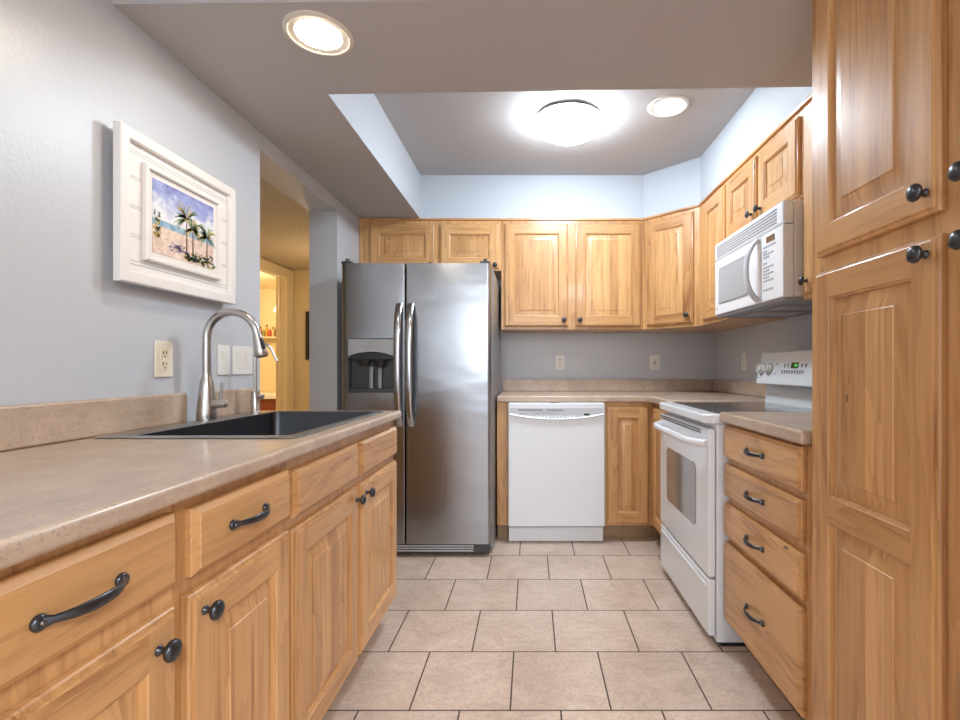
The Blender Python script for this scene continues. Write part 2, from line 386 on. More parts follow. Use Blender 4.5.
# ---- left run under the sink counter: local x runs away from the camera (world +Y)
LX = -0.600
def left_cab(label, y0, y1, top=True, grp='left base cabinets'):
    t = thing('base_cabinet', label, 'cabinet', (LX, (y0 + y1) / 2, 0), R(90), grp)
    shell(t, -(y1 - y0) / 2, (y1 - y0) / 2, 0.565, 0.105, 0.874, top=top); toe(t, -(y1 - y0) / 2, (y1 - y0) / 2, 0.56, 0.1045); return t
c = left_cab('wooden base cabinet nearest the camera under the sink counter, cut by the left frame edge', 0.4043, 0.8188)
o = (0.4043 + 0.8188) / 2
wrspan(c, 0.4216 - o, 0.8056 - o, 0.742, 0.862, hx=0.016); dspan(c, 0.4216 - o, 0.8056 - o, 0.115, 0.708, ('r', 't', -0.016, -0.010))
c = left_cab('narrow wooden base cabinet with one pull drawer, second from the camera under the sink counter', 0.8199, 1.1938)
o = (0.8199 + 1.1938) / 2
wrspan(c, 0.8450 - o, 1.1816 - o, 0.738, 0.856, hx=-0.010); dspan(c, 0.8370 - o, 1.1816 - o, 0.115, 0.708, ('l', 't'))
c = left_cab('wide wooden sink base cabinet with two knobbed doors and two plain false drawer fronts', 1.1948, 2.1285, False)
o = (1.1948 + 2.1285) / 2
for a, b in ((1.2090, 1.6469), (1.6784, 2.1193)):
    d_ = wrspan(c, a - o, b - o, 0.727, 0.847, False); d_.name = 'false_drawer_front'
dspan(c, 1.2019 - o, 1.6469 - o, 0.115, 0.700, ('r', 't', 0.006, 0)); dspan(c, 1.6784 - o, 2.1193 - o, 0.115, 0.700, ('l', 't', 0.01, 0))

# left countertop with a cut-out for the sink, and its backsplash pieces
CT = 0.914
def holed_slab(xs, ys, z0, z1):
    m = MB(); vs = [(x, y, z) for z in (z0, z1) for y in ys for x in xs]; I = lambda i, j, k: k * 16 + j * 4 + i; fs = []
    for j in range(3):
        for i in range(3):
            if i == 1 and j == 1: continue
            for k in (0, 1): fs.append((I(i, j, k), I(i + 1, j, k), I(i + 1, j + 1, k), I(i, j + 1, k)))
    for i in range(3):
        for j in (0, 3): fs.append((I(i, j, 0), I(i + 1, j, 0), I(i + 1, j, 1), I(i, j, 1)))
        for x in (0, 3): fs.append((I(x, i, 0), I(x, i + 1, 0), I(x, i + 1, 1), I(x, i, 1)))
    for j in (1, 2): fs.append((I(1, j, 0), I(2, j, 0), I(2, j, 1), I(1, j, 1)))
    for x in (1, 2): fs.append((I(x, 1, 0), I(x, 2, 0), I(x, 2, 1), I(x, 1, 1)))
    return m.add(vs, fs)
t = thing('countertop', 'long beige speckled laminate counter holding the dark sink along the left wall', 'countertop', (-0.87, 1.25, 0.876))
holed_slab([-0.317, -0.255, 0.235, 0.303], [-0.87, 0.055, 0.795, 0.899], 0.004, 0.038).build('worktop', LAM, t, bevel=0.011, seg=4)
for a, b in ((-0.87, 0.415), (0.535, 0.728), (0.732, 0.850)):
    MB().box(-0.317, -0.297, a, b, 0.0385, 0.140).build('backsplash', LAM, t, bevel=0.008, seg=3)

# ------------------------------------------------------------------ sink and faucets
t = thing('kitchen_sink', 'large dark steel drop-in sink set in the left counter', 'sink', (-0.885, 1.672, CT))
def zr(pts, z): return [(x, y, z) for x, y in pts]
m = MB()
O = lambda g, r, z: zr(rrect(0, 0, 0.540 - 2 * g, 0.785 - 2 * g, r), z)
B = lambda g, r, z: zr(rrect(0.026, 0, 0.420 - 2 * g, 0.722 - 2 * g, r), z)
m.rings([O(0.002, 0.018, 0.0005), O(0.0, 0.02, 0.003), O(0.004, 0.018, 0.006), B(-0.006, 0.03, 0.006), B(0, 0.026, 0.003)], cap0=False, cap1=False, mi=1)
m.rings([B(0, 0.026, 0.003), B(0.004, 0.026, -0.17), B(0.012, 0.03, -0.192), B(0.03, 0.04, -0.20)], cap0=False, cap1=True)
m.build('basin', [SINKM, RIMM], t, smooth=40)
MB().lathe([(0, 0.0), (0.045, 0.0), (0.045, 0.003), (0.030, 0.004), (0.028, 0.0015), (0, 0.0015)], (0.03, 0.05, -0.1995)).build('drain', NICKEL, t)

t = thing('kitchen_faucet', 'tall gooseneck pull-down brushed nickel faucet behind the sink', 'faucet', (-1.121, 1.690, CT + 0.006))
MB().lathe([(0, 0), (0.031, 0), (0.032, 0.004), (0.030, 0.030), (0.0255, 0.085), (0.0220, 0.118), (0.0185, 0.138), (0.0145, 0.150), (0.0138, 0.162), (0, 0.162)], n=28).build('body', NICKEL, t)
path = [(0, 0, 0.160), (0, 0, 0.225), (0, 0, 0.274)]
for i in range(1, 20):
    a = R(180 - i * 9.0); path.append((0.087 + 0.087 * math.cos(a), 0, 0.286 + 0.087 * math.sin(a)))
MB().tube(path, 0.0132, 16, up=(0, 1, 0)).build('neck', NICKEL, t, smooth=60)
e = Vector(path[-1]); dn = (e - Vector(path[-2])).normalized(); dn = Vector((0.22, 0, -1)).normalized()
m = MB(); m.tube([e - dn * 0.004, e + dn * 0.003, e + dn * 0.0035, e + dn * 0.030, e + dn * 0.060, e + dn * 0.079, e + dn * 0.084], [0.0133, 0.0133, 0.0145, 0.0168, 0.0205, 0.0215, 0.017], 18, up=(0, 1, 0))
sh = m.build('spray_head', NICKEL, t, smooth=50)
q_ = e + dn * 0.040 + Vector((0.016, -0.0085, 0.004))
MB().tube([q_ - dn * 0.02, q_ - dn * 0.016, q_ + dn * 0.016, q_ + dn * 0.022], [(0.003, 0.003), (0.0055, 0.0065), (0.006, 0.0075), (0.003, 0.003)], 10, up=(0, 1, 0)).build('spray_button', BLACKP, sh)
m = MB(); m.tube([(0.020, -0.004, 0.054), (0.030, -0.004, 0.054), (0.064, -0.004, 0.057), (0.069, -0.004, 0.0575), (0.071, -0.004, 0.058)], [0.013, 0.0145, 0.0145, 0.013, 0.006], 16)
m.tube([(0.049, -0.004, 0.066), (0.052, -0.004, 0.092), (0.057, -0.004, 0.130), (0.0575, -0.004, 0.133)], [0.0055, 0.005, 0.0045, 0.002], 10, up=(0, 1, 0))
m.build('lever', NICKEL, t)
t = thing('water_tap', 'slim nickel filtered water tap at the far end of the sink', 'faucet', (-1.110, 1.968, CT + 0.006))
MB().lathe([(0, 0), (0.0185, 0), (0.019, 0.003), (0.0155, 0.008), (0.0155, 0.085), (0.013, 0.088), (0, 0.088)]).build('base', NICKEL, t)
path = [(0, 0, 0.086), (0, 0, 0.17), (0, 0, 0.235)]
for i in range(1, 13):
    a = R(180 - i * 12.5); path.append((0.034 + 0.034 * math.cos(a), 0, 0.24 + 0.036 * math.sin(a)))
path.append((0.088, 0, 0.208))
MB().tube(path, [0.0058] * 3 + [0.0055] * 11 + [0.005, 0.0045], 10, up=(0, 1, 0)).build('spout', NICKEL, t, smooth=60)
m = MB(); m.tube([(0.012, 0, 0.066), (0.030, 0, 0.066), (0.034, 0, 0.066)], [0.0085, 0.0105, 0.007], 12); m.build('lever', NICKEL, t)

# ------------------------------------------------------------------ right side base: drawers, counter
RX = 0.775
t = thing('drawer_cabinet', 'wooden base cabinet of four stacked drawers between stove and pantry', 'cabinet', (RX, 1.628, 0), R(-90))
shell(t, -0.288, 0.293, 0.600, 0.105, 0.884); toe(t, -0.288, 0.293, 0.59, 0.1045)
for z0, z1 in ((0.750, 0.878), (0.601, 0.728), (0.446, 0.576), (0.118, 0.424)): wrspan(t, -0.286, 0.254, z0, z1)
t = thing('countertop', 'short beige laminate counter on the drawer cabinet beside the pantry', 'countertop', (1.06, 1.63, 0.889))
m = MB(); m.box(-0.322, 0.322, -0.292, 0.290, 0, 0.040); m.build('worktop', LAM, t, bevel=0.010, seg=4)
# ---- pantry
t = thing('pantry_cabinet', 'tall wooden pantry with paired upper and lower doors at the right edge', 'cabinet', (0.765, 0.885, 0), R(-90))
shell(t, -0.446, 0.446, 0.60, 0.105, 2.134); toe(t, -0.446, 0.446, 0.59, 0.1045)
a, b = -0.402, -0.013
kn = 0.928 - 0.885
def pdoor(a, b, z0, z1, kx, kz, mids=()):
    dd = dspan(t, a, b, z0, z1, None, stile=0.060, rail=0.070, mids=mids, pbev=0.040)
    knob(dd, kx - (a + b) / 2, -0.020, kz - (z0 + z1) / 2)
pdoor(a, b, 1.390, 2.105, -0.036, 1.430); pdoor(a, b, 0.120, 1.348, -0.036, 1.314, [(0.715 - 0.734, 0.777 - 0.734)])
a, b = 0.030, 0.436
pdoor(a, b, 1.390, 2.105, 0.058, 1.433); pdoor(a, b, 0.120, 1.348, 0.058, 1.317, [(0.715 - 0.734, 0.777 - 0.734)])

# ------------------------------------------------------------------ back run
BY = 3.09
t = thing('end_panel', 'narrow wooden filler panel between fridge and dishwasher', 'panel', (-0.178, BY, 0))
MB().box(-0.037, 0.034, 0, 0.60, 0.105, 0.884).build('side_panel', WV, t, bevel=0.002); MB().box(-0.037, 0.034, 0.07, 0.60, 0, 0.1045).build('toe_kick', TOE, t)
t = thing('corner_cabinet', 'wooden corner base cabinet with two narrow doors beside the dishwasher', 'cabinet', (0.775, BY, 0))
m = MB(); m.prism([(-0.309, 0), (0, 0), (0, -0.432), (0.605, -0.432), (0.605, 0.605), (-0.309, 0.605)], 0.105, 0.884); m.build('cabinet_body', WV, t)
m = MB(); m.prism([(-0.309, 0.07), (0.07, 0.07), (0.07, -0.432), (0.600, -0.432), (0.600, 0.600), (-0.309, 0.600)], 0.0, 0.1045); m.build('toe_kick', TOE, t)
dspan(t, 0.481 - 0.775, 0.742 - 0.775, 0.120, 0.858, None)
door(t, 0, (0.120 + 0.858) / 2, 0.390, 0.738, None, xy=(-0.001, -0.225), rz=R(-90))
t = thing('countertop', 'beige laminate corner counter over the dishwasher with matching backsplash', 'countertop', (0.6, 3.4, 0.885))
m = MB(); m.prism([(x - 0.6, y - 3.4) for x, y in [(-0.215, 3.062), (0.700, 3.062), (0.745, 2.96), (0.745, 2.662), (1.383, 2.662), (1.383, 3.698), (-0.215, 3.698)]], 0, 0.040)
m.build('worktop', LAM, t, bevel=0.010, seg=4)
MB().box(-0.815, 0.762, 0.277, 0.298, 0.0405, 0.132).build('backsplash', LAM, t, bevel=0.004); MB().box(0.763, 0.783, -0.736, 0.298, 0.0405, 0.132).build('backsplash', LAM, t, bevel=0.012, seg=3)

# ------------------------------------------------------------------ dishwasher
t = thing('dishwasher', 'white built-in dishwasher with curved control strip under the back counter', 'dishwasher', (0.158, 3.03, 0))
MB().box(-0.298, 0.298, 0.045, 0.62, 0.10, 0.882).build('tub', DGREY, t)
MB().box(-0.300, 0.300, 0.0, 0.044, 0.115, 0.884).build('door', WHITE, t, bevel=0.008, seg=3)
dr = MB.last
n = 17; pts = [(-0.290, 0.852), (0.290, 0.852)]
for i in range(n):
    u = 1 - 2 * i / (n - 1); pts.append((0.290 * u, 0.786 + 0.030 * u * u))
MB().prism_xz(pts, -0.0015, 0.001).build('control_strip', LGREY, dr)
m = MB()
n = 25; top = [(-0.290 + 0.58 * i / (n - 1)) for i in range(n)]
m.tube([(x, -0.004, 0.784 + 0.030 * (x / 0.29) ** 2) for x in top], [(0.010, 0.007)] * n, 8); m.build('handle_lip', WHITE, dr, smooth=60)
m = MB()
m.box(-0.238, -0.085, -0.0025, -0.001, 0.834, 0.845); m.box(-0.060, 0.045, -0.0025, -0.001, 0.834, 0.843)
for i in range(7): m.box(-0.13 + i * 0.022, -0.118 + i * 0.022, -0.0025, -0.001, 0.817, 0.822)
for i in range(6): m.box(-0.235 + i * 0.009, -0.229 + i * 0.009, -0.0025, -0.001, 0.813, 0.818)
for x in (-0.05, -0.035, 0.03, 0.045): m.box(x, x + 0.010, -0.0025, -0.001, 0.803, 0.807)
m.build('printed_legend', MGREY, dr)
m = MB()
for i in range(13): m.lathe([(0, 0), (0.0075, 0), (0.0085, 0.004), (0.006, 0.006), (0, 0.0065)], (-0.165 + i * 0.0225, -0.001, 0.797), 'y', 12)
m.build('button_row', WHITE, dr)
MB().box(0.170, 0.206, -0.003, 0.0, 0.806, 0.818).build('display', GREEN, dr)
MB().box(-0.038, 0.012, 0.001, 0.02, 0.8842, 0.8848).build('latch', BLACKP, t)
MB().box(-0.298, 0.298, 0.062, 0.10, 0.004, 0.100).build('kick_plate', WHITE, t, bevel=0.003)

# ------------------------------------------------------------------ fridge
t = thing('refrigerator', 'stainless side-by-side refrigerator with ice dispenser', 'refrigerator', (-0.665, 3.2, 0))
SIDE = mat('grey_fridge_side', (0.30, 0.31, 0.33), 0.35, 0.6)
def W(x, y): return (x + 0.665, y - 3.2)
MB().box(-0.438, 0.440, -0.295, 0.42, 0.03, 1.690).build('cabinet_body', SIDE, t, bevel=0.006)
def fdoor(x0, x1, name, hole=None):
    y0, y1 = 2.83 - 3.2, 2.896 - 3.2; n = 6; ra = 0.020 if x0 < -0.3 else 0.005; rb = 0.005 if x0 < -0.3 else 0.022
    zs = [0.080, 1.707] if not hole else [0.080, hole[2], hole[3], 1.707]
    pr = []
    for i in range(n + 1): a = R(180 + 90 * i / n); pr.append((x0 + ra + ra * math.cos(a), y0 + ra + ra * math.sin(a)))
    if hole: pr += [(hole[0], y0), (hole[1], y0)]
    for i in range(n + 1): a = R(270 + 90 * i / n); pr.append((x1 - rb + rb * math.cos(a), y0 + rb + rb * math.sin(a)))
    pr += [(x1, y1), (x0, y1)]
    N = len(pr); m = MB(); vs = [(x, y, z) for z in zs for x, y in pr]; fs = []
    for k in range(len(zs) - 1):
        for i in range(N):
            if hole and k == 1 and i == n + 1: continue
            fs.append((k * N + i, k * N + (i + 1) % N, (k + 1) * N + (i + 1) % N, (k + 1) * N + i))
    fs += [tuple(range(N)), tuple((len(zs) - 1) * N + i for i in range(N))]
    m.add(vs, fs); return m.build(name, STEEL, t, smooth=30)
L0, L1 = -1.100 + 0.665, -0.731 + 0.665
H0, H1, HZ0, HZ1 = -1.062 + 0.665, -0.782 + 0.665, 0.958, 1.272
fz = fdoor(L0, L1, 'freezer_door', (H0, H1, HZ0, HZ1)); fr = fdoor(-0.722 + 0.665, -0.2315 + 0.665, 'fridge_door')
for dd, hx in ((fz, -0.760 + 0.665), (fr, -0.694 + 0.665)):
    m = MB(); n = 21; path, rad = [], []
    for i in range(n):
        u = -1 + 2 * i / (n - 1); hgt = 0.055 * (1 - abs(u) ** 6) * (0.82 + 0.18 * (1 - u * u)) + 0.004
        path.append((hx, -0.370 - hgt, 1.118 + u * 0.352)); rad.append((0.0200, 0.009))
    m.tube(path, rad, 14, up=(0, 1, 0)); m.build('handle', CHROME, dd, smooth=60)
y0 = -0.370
dp = thing('dispenser', None, None, (0, 0, 0)); dp.parent = fz
bpy.data.objects.remove(dp)
m = MB(); iw = 0.008
m.box(H0, H0 + iw, y0 - 0.004, y0 + 0.05, HZ0, HZ1); m.box(H1 - iw, H1, y0 - 0.004, y0 + 0.05, HZ0, HZ1); m.box(H0 + iw, H1 - iw, y0 - 0.004, y0 + 0.05, HZ1 - 0.005, HZ1); m.box(H0 + iw, H1 - iw, y0 - 0.012, y0 + 0.05, HZ0, HZ0 + 0.022)
m.box(H0 + iw, H1 - iw, y0 + 0.045, y0 + 0.05, HZ0 + 0.022, HZ1 - 0.005)
m.build('dispenser_housing', DGREY, fz, bevel=0.002)
pts = [(H0 + iw, HZ1 - 0.006), (H0 + iw, 1.166)]; n = 13
for i in range(n): u = -1 + 2 * i / (n - 1); pts.append(((H0 + H1) / 2 + u * (H1 - H0 - 2 * iw) / 2 * 0.94, 1.172 + 0.022 * (1 - u * u)))
pts += [(H1 - iw, 1.166), (H1 - iw, HZ1 - 0.006)]
MB().prism_xz(pts, y0 - 0.010, y0 + 0.040).build('dispenser_panel', mat('dispenser_grey', (0.42, 0.43, 0.45), 0.4, 0.2), fz, smooth=30)
xc = (H0 + H1) / 2
m = MB(); m.box(xc - 0.030, xc + 0.025, y0 - 0.0108, y0 - 0.0099, 1.247, 1.252)
m.build('printed_logo', MGREY, fz); m = MB()
for i in range(4): m.box(xc - 0.040 + i * 0.022, xc - 0.028 + i * 0.022, y0 - 0.0108, y0 - 0.0099, 1.213, 1.217)
m.build('printed_legend', MGREY, fz)
m = MB()
n = 15; pts = [(H0 + iw, 1.150), (H1 - iw, 1.150)]
for i in range(n): u = 1 - 2 * i / (n - 1); pts.append((xc + u * (H1 - H0 - 2 * iw) / 2, 1.166 + 0.024 * (1 - u * u)))
m.prism_xz(pts, y0 + 0.000, y0 + 0.035)
m.lathe([(0, 0), (0.040, 0), (0.026, -0.030), (0.015, -0.032), (0, -0.032)], (xc - 0.045, y0 + 0.012, 1.150)); m.lathe([(0, 0), (0.040, 0), (0.026, -0.045), (0.015, -0.047), (0, -0.047)], (xc + 0.045, y0 + 0.012, 1.150))
m.build('dispenser_chute', BLACKP, fz, smooth=30)
m = MB()
for dx in (0.0, 0.050): m.tube([(xc - 0.010 + dx, y0 + 0.022, 0.982), (xc - 0.010 + dx, y0 + 0.022, 1.05), (xc - 0.010 + dx, y0 + 0.028, 1.105)], [(0.011, 0.006)] * 3, 10, up=(0, 1, 0))
m.build('dispenser_paddle', MGREY, fz)
m = MB(); m.box(-0.435, 0.425, -0.345, -0.29, 0.018, 0.074); m.build('base_grille', DGREY, t, bevel=0.006)
gr = MB.last; m = MB()
for k in range(3): m.box(-0.40, 0.330, -0.348, -0.344, 0.030 + 0.014 * k, 0.037 + 0.014 * k)
m.build('grille_slats', LGREY, gr)
for x, nm in ((-0.410, 'hinge_cover'), (0.398, 'hinge_cover')):
    m = MB(); m.box(x - 0.030, x + 0.030, -0.355, -0.24, 1.7075, 1.722); m.lathe([(0, 0), (0.012, 0), (0.012, 0.016), (0.008, 0.020), (0, 0.020)], (x, -0.335, 1.720)); m.build(nm, DGREY, t, bevel=0.002)
for x in (-0.40, 0.40):
    for y in (-0.27, 0.36): MB().lathe([(0, 0), (0.02, 0), (0.02, 0.031), (0, 0.031)], (x, y, 0), 'z', 12).build('leveling_foot', BLACKP, t)

# ------------------------------------------------------------------ upper cabinets
UY, UX, ZT = 3.38, 1.065, 2.134
def upper(label, x0, x1, z0, depth=0.316):
    t = thing('wall_cabinet', label, 'cabinet', ((x0 + x1) / 2, UY, z0), 0, 'upper cabinets')
    shell(t, -(x1 - x0) / 2, (x1 - x0) / 2, depth, 0, ZT - z0); crown(t, -(x1 - x0) / 2, (x1 - x0) / 2, ZT - z0); return t, (x0 + x1) / 2, z0
t, o, z = upper('low two-door wooden cabinet above the refrigerator', -1.188, -0.206, 1.772)
dspan(t, -1.108 - o, -0.660 - o, 1.786 - z, 2.092 - z, ('r', 'b', 0, -0.025)); dspan(t, -0.628 - o, -0.222 - o, 1.786 - z, 2.092 - z, ('r', 'b', 0.006, -0.025))
t, o, z = upper('wide two-door wooden wall cabinet above the dishwasher', -0.205, 0.773, 1.366)
dspan(t, -0.184 - o, 0.256 - o, 1.385 - z, 2.095 - z, ('r', 'b')); dspan(t, 0.306 - o, 0.756 - o, 1.385 - z, 2.095 - z, ('l', 'b'))
# diagonal corner cabinet
cx, cy = (0.775 + 1.065) / 2, (3.38 + 3.09) / 2; z = 1.366
t = thing('corner_wall_cabinet', 'wooden wall cabinet set diagonally across the back right corner', 'cabinet', (cx, cy, z), R(-45), 'upper cabinets')
rot = Matrix.Rotation(R(45), 2)
pl = [rot @ Vector((x - cx, y - cy)) for x, y in ((0.775, 3.38), (1.065, 3.09), (1.383, 3.09), (1.383, 3.698), (0.775, 3.698))]
MB().prism([tuple(p) for p in pl], 0, ZT - z).build('cabinet_body', WV, t)
crown(t, -0.205, 0.205, ZT - z)
dspan(t, -0.170, 0.168, 0.019, 2.095 - z, ('r', 'b', -0.005, 0.01))
def upper_r(label, y0, y1, z0):
    t = thing('wall_cabinet', label, 'cabinet', (UX, (y0 + y1) / 2, z0), R(-90), 'upper cabinets')
    shell(t, -(y1 - y0) / 2, (y1 - y0) / 2, 0.317, 0, ZT - z0); crown(t, -(y1 - y0) / 2, (y1 - y0) / 2, ZT - z0); return t, (y0 + y1) / 2, z0
t, o, z = upper_r('narrow wooden wall cabinet between corner cabinet and microwave', 2.642, 3.088, 1.366)
dspan(t, o - 2.985, o - 2.660, 1.385 - z, 2.095 - z, None)
t, o, z = upper_r('short two-door wooden cabinet above the microwave', 1.914, 2.641, 1.770)
dspan(t, o - 2.628, o - 2.285, 1.782 - z, 2.092 - z, ('r', 'b')); dspan(t, o - 2.258, o - 1.926, 1.782 - z, 2.092 - z, ('l', 'b'))
t, o, z = upper_r('wooden wall cabinet half hidden behind the pantry, knob at its lower corner', 1.336, 1.913, 1.366)
dspan(t, o - 1.880, o - 1.36, 1.385 - z, 2.095 - z, ('l', 'b'))

# ------------------------------------------------------------------ microwave
t = thing('microwave_oven', 'white over-range microwave with bowed handle and vent grille', 'microwave', (0.99, 2.277, 1.378), R(-90))
a, b, hh = -0.357, 0.357, 0.384
MB().box(a, b, 0.045, 0.390, 0.004, hh).build('case', OFFW, t, bevel=0.004)
MB().box(a, b, 0.0, 0.0445, hh - 0.092, hh).build('vent_grille', WHITE, t, bevel=0.008, seg=3); vg = MB.last
m = MB()
for k in range(5): m.box(a + 0.030, b - 0.050, -0.002, 0.003, hh - 0.078 + k * 0.013, hh - 0.072 + k * 0.013)
m.build('louver_slots', MGREY, vg)
MB().box(a, 0.172, 0.0, 0.0445, 0.002, hh - 0.094).build('door', WHITE, t, bevel=0.007, seg=3); dr = MB.last
m = MB(); m.rings([[(x, -0.001, z) for x, z in rrect(-0.125, 0.148, 0.335, 0.175, 0.012)], [(x, -0.003, z) for x, z in rrect(-0.125, 0.148, 0.335, 0.175, 0.012)]]); m.build('door_window', MWG, dr)
m = MB(); m.rings([[(x, -0.0004, z) for x, z in rrect(-0.125, 0.148, 0.350, 0.190, 0.016)], [(x, -0.0012, z) for x, z in rrect(-0.125, 0.148, 0.350, 0.190, 0.016)]]); m.build('window_border', MGREY, dr)
m = MB(); n = 17; path, rad = [], []
for i in range(n):
    u = -1 + 2 * i / (n - 1); path.append((0.150 - 0.018 * (1 - u * u), -0.004 - 0.042 * (1 - abs(u) ** 3), 0.148 + u * 0.133)); rad.append((0.019, 0.009))
m.tube(path, rad, 12, up=(0, 1, 0)); m.build('handle', LGREY, dr, smooth=60)
m = MB(); m.lathe([(0, 0), (0.008, 0), (0.008, 0.002), (0, 0.002)], (-0.325, 0, 0.035), 'y', 16); m.build('round_badge', mat('pale_badge', (0.55, 0.42, 0.40), 0.4), dr)
MB().box(0.174, b, 0.0, 0.0445, 0.002, hh - 0.094).build('control_panel', WHITE, t, bevel=0.006, seg=3); cp = MB.last
MB().box(0.222, 0.290, -0.002, 0.001, 0.246, 0.270).build('display', AMBER, cp)
m = MB()
for r_, (zz, xs) in enumerate([(0.226, 6), (0.208, 2), (0.196, 5), (0.183, 3), (0.158, 2), (0.140, 5), (0.126, 3), (0.112, 5), (0.098, 3), (0.084, 5)]):
    for i in range(xs): m.box(0.196 + i * 0.018, 0.207 + i * 0.018, -0.0012, 0.0005, zz, zz + 0.008)
m.build('keypad', MGREY, cp)
m = MB()
for i in range(4): m.box(0.196 + i * 0.022, 0.209 + i * 0.022, -0.0012, 0.0005, 0.045, 0.054)
m.build('function_keys', MGREY, cp)
MB().box(a + 0.006, b - 0.006, 0.012, 0.385, -0.010, 0.0015).build('underside', MGREY, t); us = MB.last
m = MB()
for s_ in (-0.19, 0.05): m.box(s_, s_ + 0.15, 0.08, 0.30, -0.014, -0.0102)
m.build('grease_filter', NICKEL, us)

# ------------------------------------------------------------------ range
t = thing('range', 'white freestanding electric range with black glass cooktop', 'stove', (0.70, 2.268, 0), R(-90))
a, b = -0.383, 0.340
MB().box(a, b, 0.032, 0.665, 0.016, 0.878).build('body', WHITE, t, bevel=0.004)
m = MB(); m.box(a + 0.01, b - 0.004, 0.05, 0.62, 0.0, 0.0155); m.build('base_plinth', BLACKP, t)
m = MB()
pl = [(a - 0.004, 0.62), (a - 0.004, 0.02), (a + 0.03, -0.012), (b - 0.03, -0.016), (b + 0.002, 0.02), (b + 0.002, 0.62)]
m.prism(pl, 0.8785, 0.917); m.build('cooktop', WHITE, t, bevel=0.009, seg=3)
ck = MB.last; m = MB(); m.rings([[(x, y, z_) for x, y in rrect(-0.021, 0.300, 0.650, 0.500, 0.02)] for z_ in (0.9165, 0.9190)]); m.build('glass_top', BLACKG, ck)
for x, y, r_ in ((-0.16, 0.16, 0.10), (0.16, 0.16, 0.075), (-0.16, 0.42, 0.075), (0.16, 0.42, 0.10)):
    m = MB(); k_ = [(r_, 0.0), (r_, 0.0004), (r_ - 0.003, 0.0004), (r_ - 0.003, 0.0)]; m.lathe(k_, (x, y, 0.9190), n=40, cap=False); m.build('burner_ring', MGREY, ck)
# door
MB().box(a + 0.002, b - 0.002, 0.0, 0.030, 0.272, 0.858).build('oven_door', WHITE, t, bevel=0.008, seg=3); od = MB.last
OZ = lambda g, y: [(x, y, z) for x, z in rrect(-0.026, 0.562, 0.440 - g, 0.270 - g, 0.030)]
m = MB(); m.rings([OZ(0, 0.001), OZ(0, -0.0015), OZ(0.004, -0.0025)]); m.build('oven_window', OVENG, od, smooth=4)
m = MB()
for k in range(2): m.box(a + 0.02, b - 0.09, -0.002, 0.001, 0.832 + k * 0.011, 0.837 + k * 0.011)
m.build('vent_slots', BLACKP, od)
m = MB(); n = 21; path, rad = [], []
for i in range(n):
    u = -1 + 2 * i / (n - 1); path.append((-0.021 + u * 0.350, -0.006 - 0.050 * (1 - abs(u) ** 7), 0.800)); rad.append((0.013, 0.016))
m.tube(path, rad, 14); m.build('handle', WHITE, od, smooth=60)
MB().box(a + 0.002, b - 0.002, 0.0, 0.030, 0.040, 0.262).build('storage_drawer', WHITE, t, bevel=0.008, seg=3); sd = MB.last
m = MB(); m.box(a + 0.03, b - 0.03, -0.006, 0.002, 0.225, 0.240); m.build('drawer_lip', WHITE, sd, bevel=0.004, seg=3)
# backguard (local y runs to the wall)
m = MB(); m.prism_yz([(0.548, 0.912), (0.552, 1.03), (0.600, 1.03), (0.665, 0.95), (0.665, 0.879), (0.60, 0.879)], a + 0.042, b - 0.004); m.build('riser', WHITE, t, bevel=0.004)
m = MB(); m.prism_yz([(0.500, 1.016), (0.498, 1.030), (0.532, 1.176), (0.545, 1.184), (0.625, 1.184), (0.625, 1.020), (0.560, 1.014)], a + 0.045, b); m.build('control_panel', WHITE, t, bevel=0.006, seg=3)
cp = MB.last
def onp(x, z, off=0.0):                       # a point of the tilted panel face
    f = (z - 1.030) / 0.146; return (x, 0.498 + 0.034 * f - off, z)
tilt = math.atan2(0.034, 0.146)
for x in (-0.292, -0.215, 0.215, 0.292):
    k = MB(); k.lathe([(0, 0), (0.026, 0), (0.026, 0.004), (0.0215, 0.006), (0.0200, 0.020), (0.018, 0.023), (0, 0.0235)], (0, 0, 0), 'y', 24, 0); k.box(-0.004, 0.004, -0.031, -0.020, -0.019, 0.019, 0)
    ko = k.build('knob', [OFFW], cp, onp(x, 1.093, 0.0005), rot=(-tilt, 0, 0), smooth=40)
    MB().lathe([(0.0265, 0), (0.0315, 0), (0.0315, 0.003), (0.0265, 0.003)], (0, 0, 0), 'y', 24, 0, False).build('knob_ring', MGREY, cp, onp(x, 1.093, 0.0005), rot=(-tilt, 0, 0))
def plate(x0, x1, z0, z1, name, m_, th=0.0015):
    c_ = onp((x0 + x1) / 2, (z0 + z1) / 2, 0); k = MB(); k.box(-(x1 - x0) / 2, (x1 - x0) / 2, -th, 0.001, -(z1 - z0) / 2, (z1 - z0) / 2)
    return k.build(name, m_, cp, c_, rot=(-tilt, 0, 0))
plate(-0.018, 0.044, 1.098, 1.126, 'display', GREEN)
d_ = MB.last
plate(0.014, 0.036, 1.106, 1.118, 'display_digits', GREENHI, 0.002)
m = MB()
for z_, xs in ((1.110, (-0.075, -0.045, 0.075, 0.105)), (1.080, tuple(-0.085 + 0.022 * i for i in range(9)))):
    for x in xs:
        p_ = onp(x, z_, 0.001); m.box(p_[0] - 0.005, p_[0] + 0.005, p_[1] - 0.001, p_[1] + 0.003, z_ - 0.009, z_ + 0.009)
m.build('button_markings', MGREY, cp); m = MB()
for x, z_ in ((-0.155, 1.120), (-0.155, 1.072), (-0.31, 1.05)):
    p_ = onp(x, z_, 0.001); m.box(x - 0.0035, x + 0.0035, p_[1] - 0.001, p_[1] + 0.002, z_ - 0.004, z_ + 0.004)
m.build('indicator_lights', MGREY, cp)

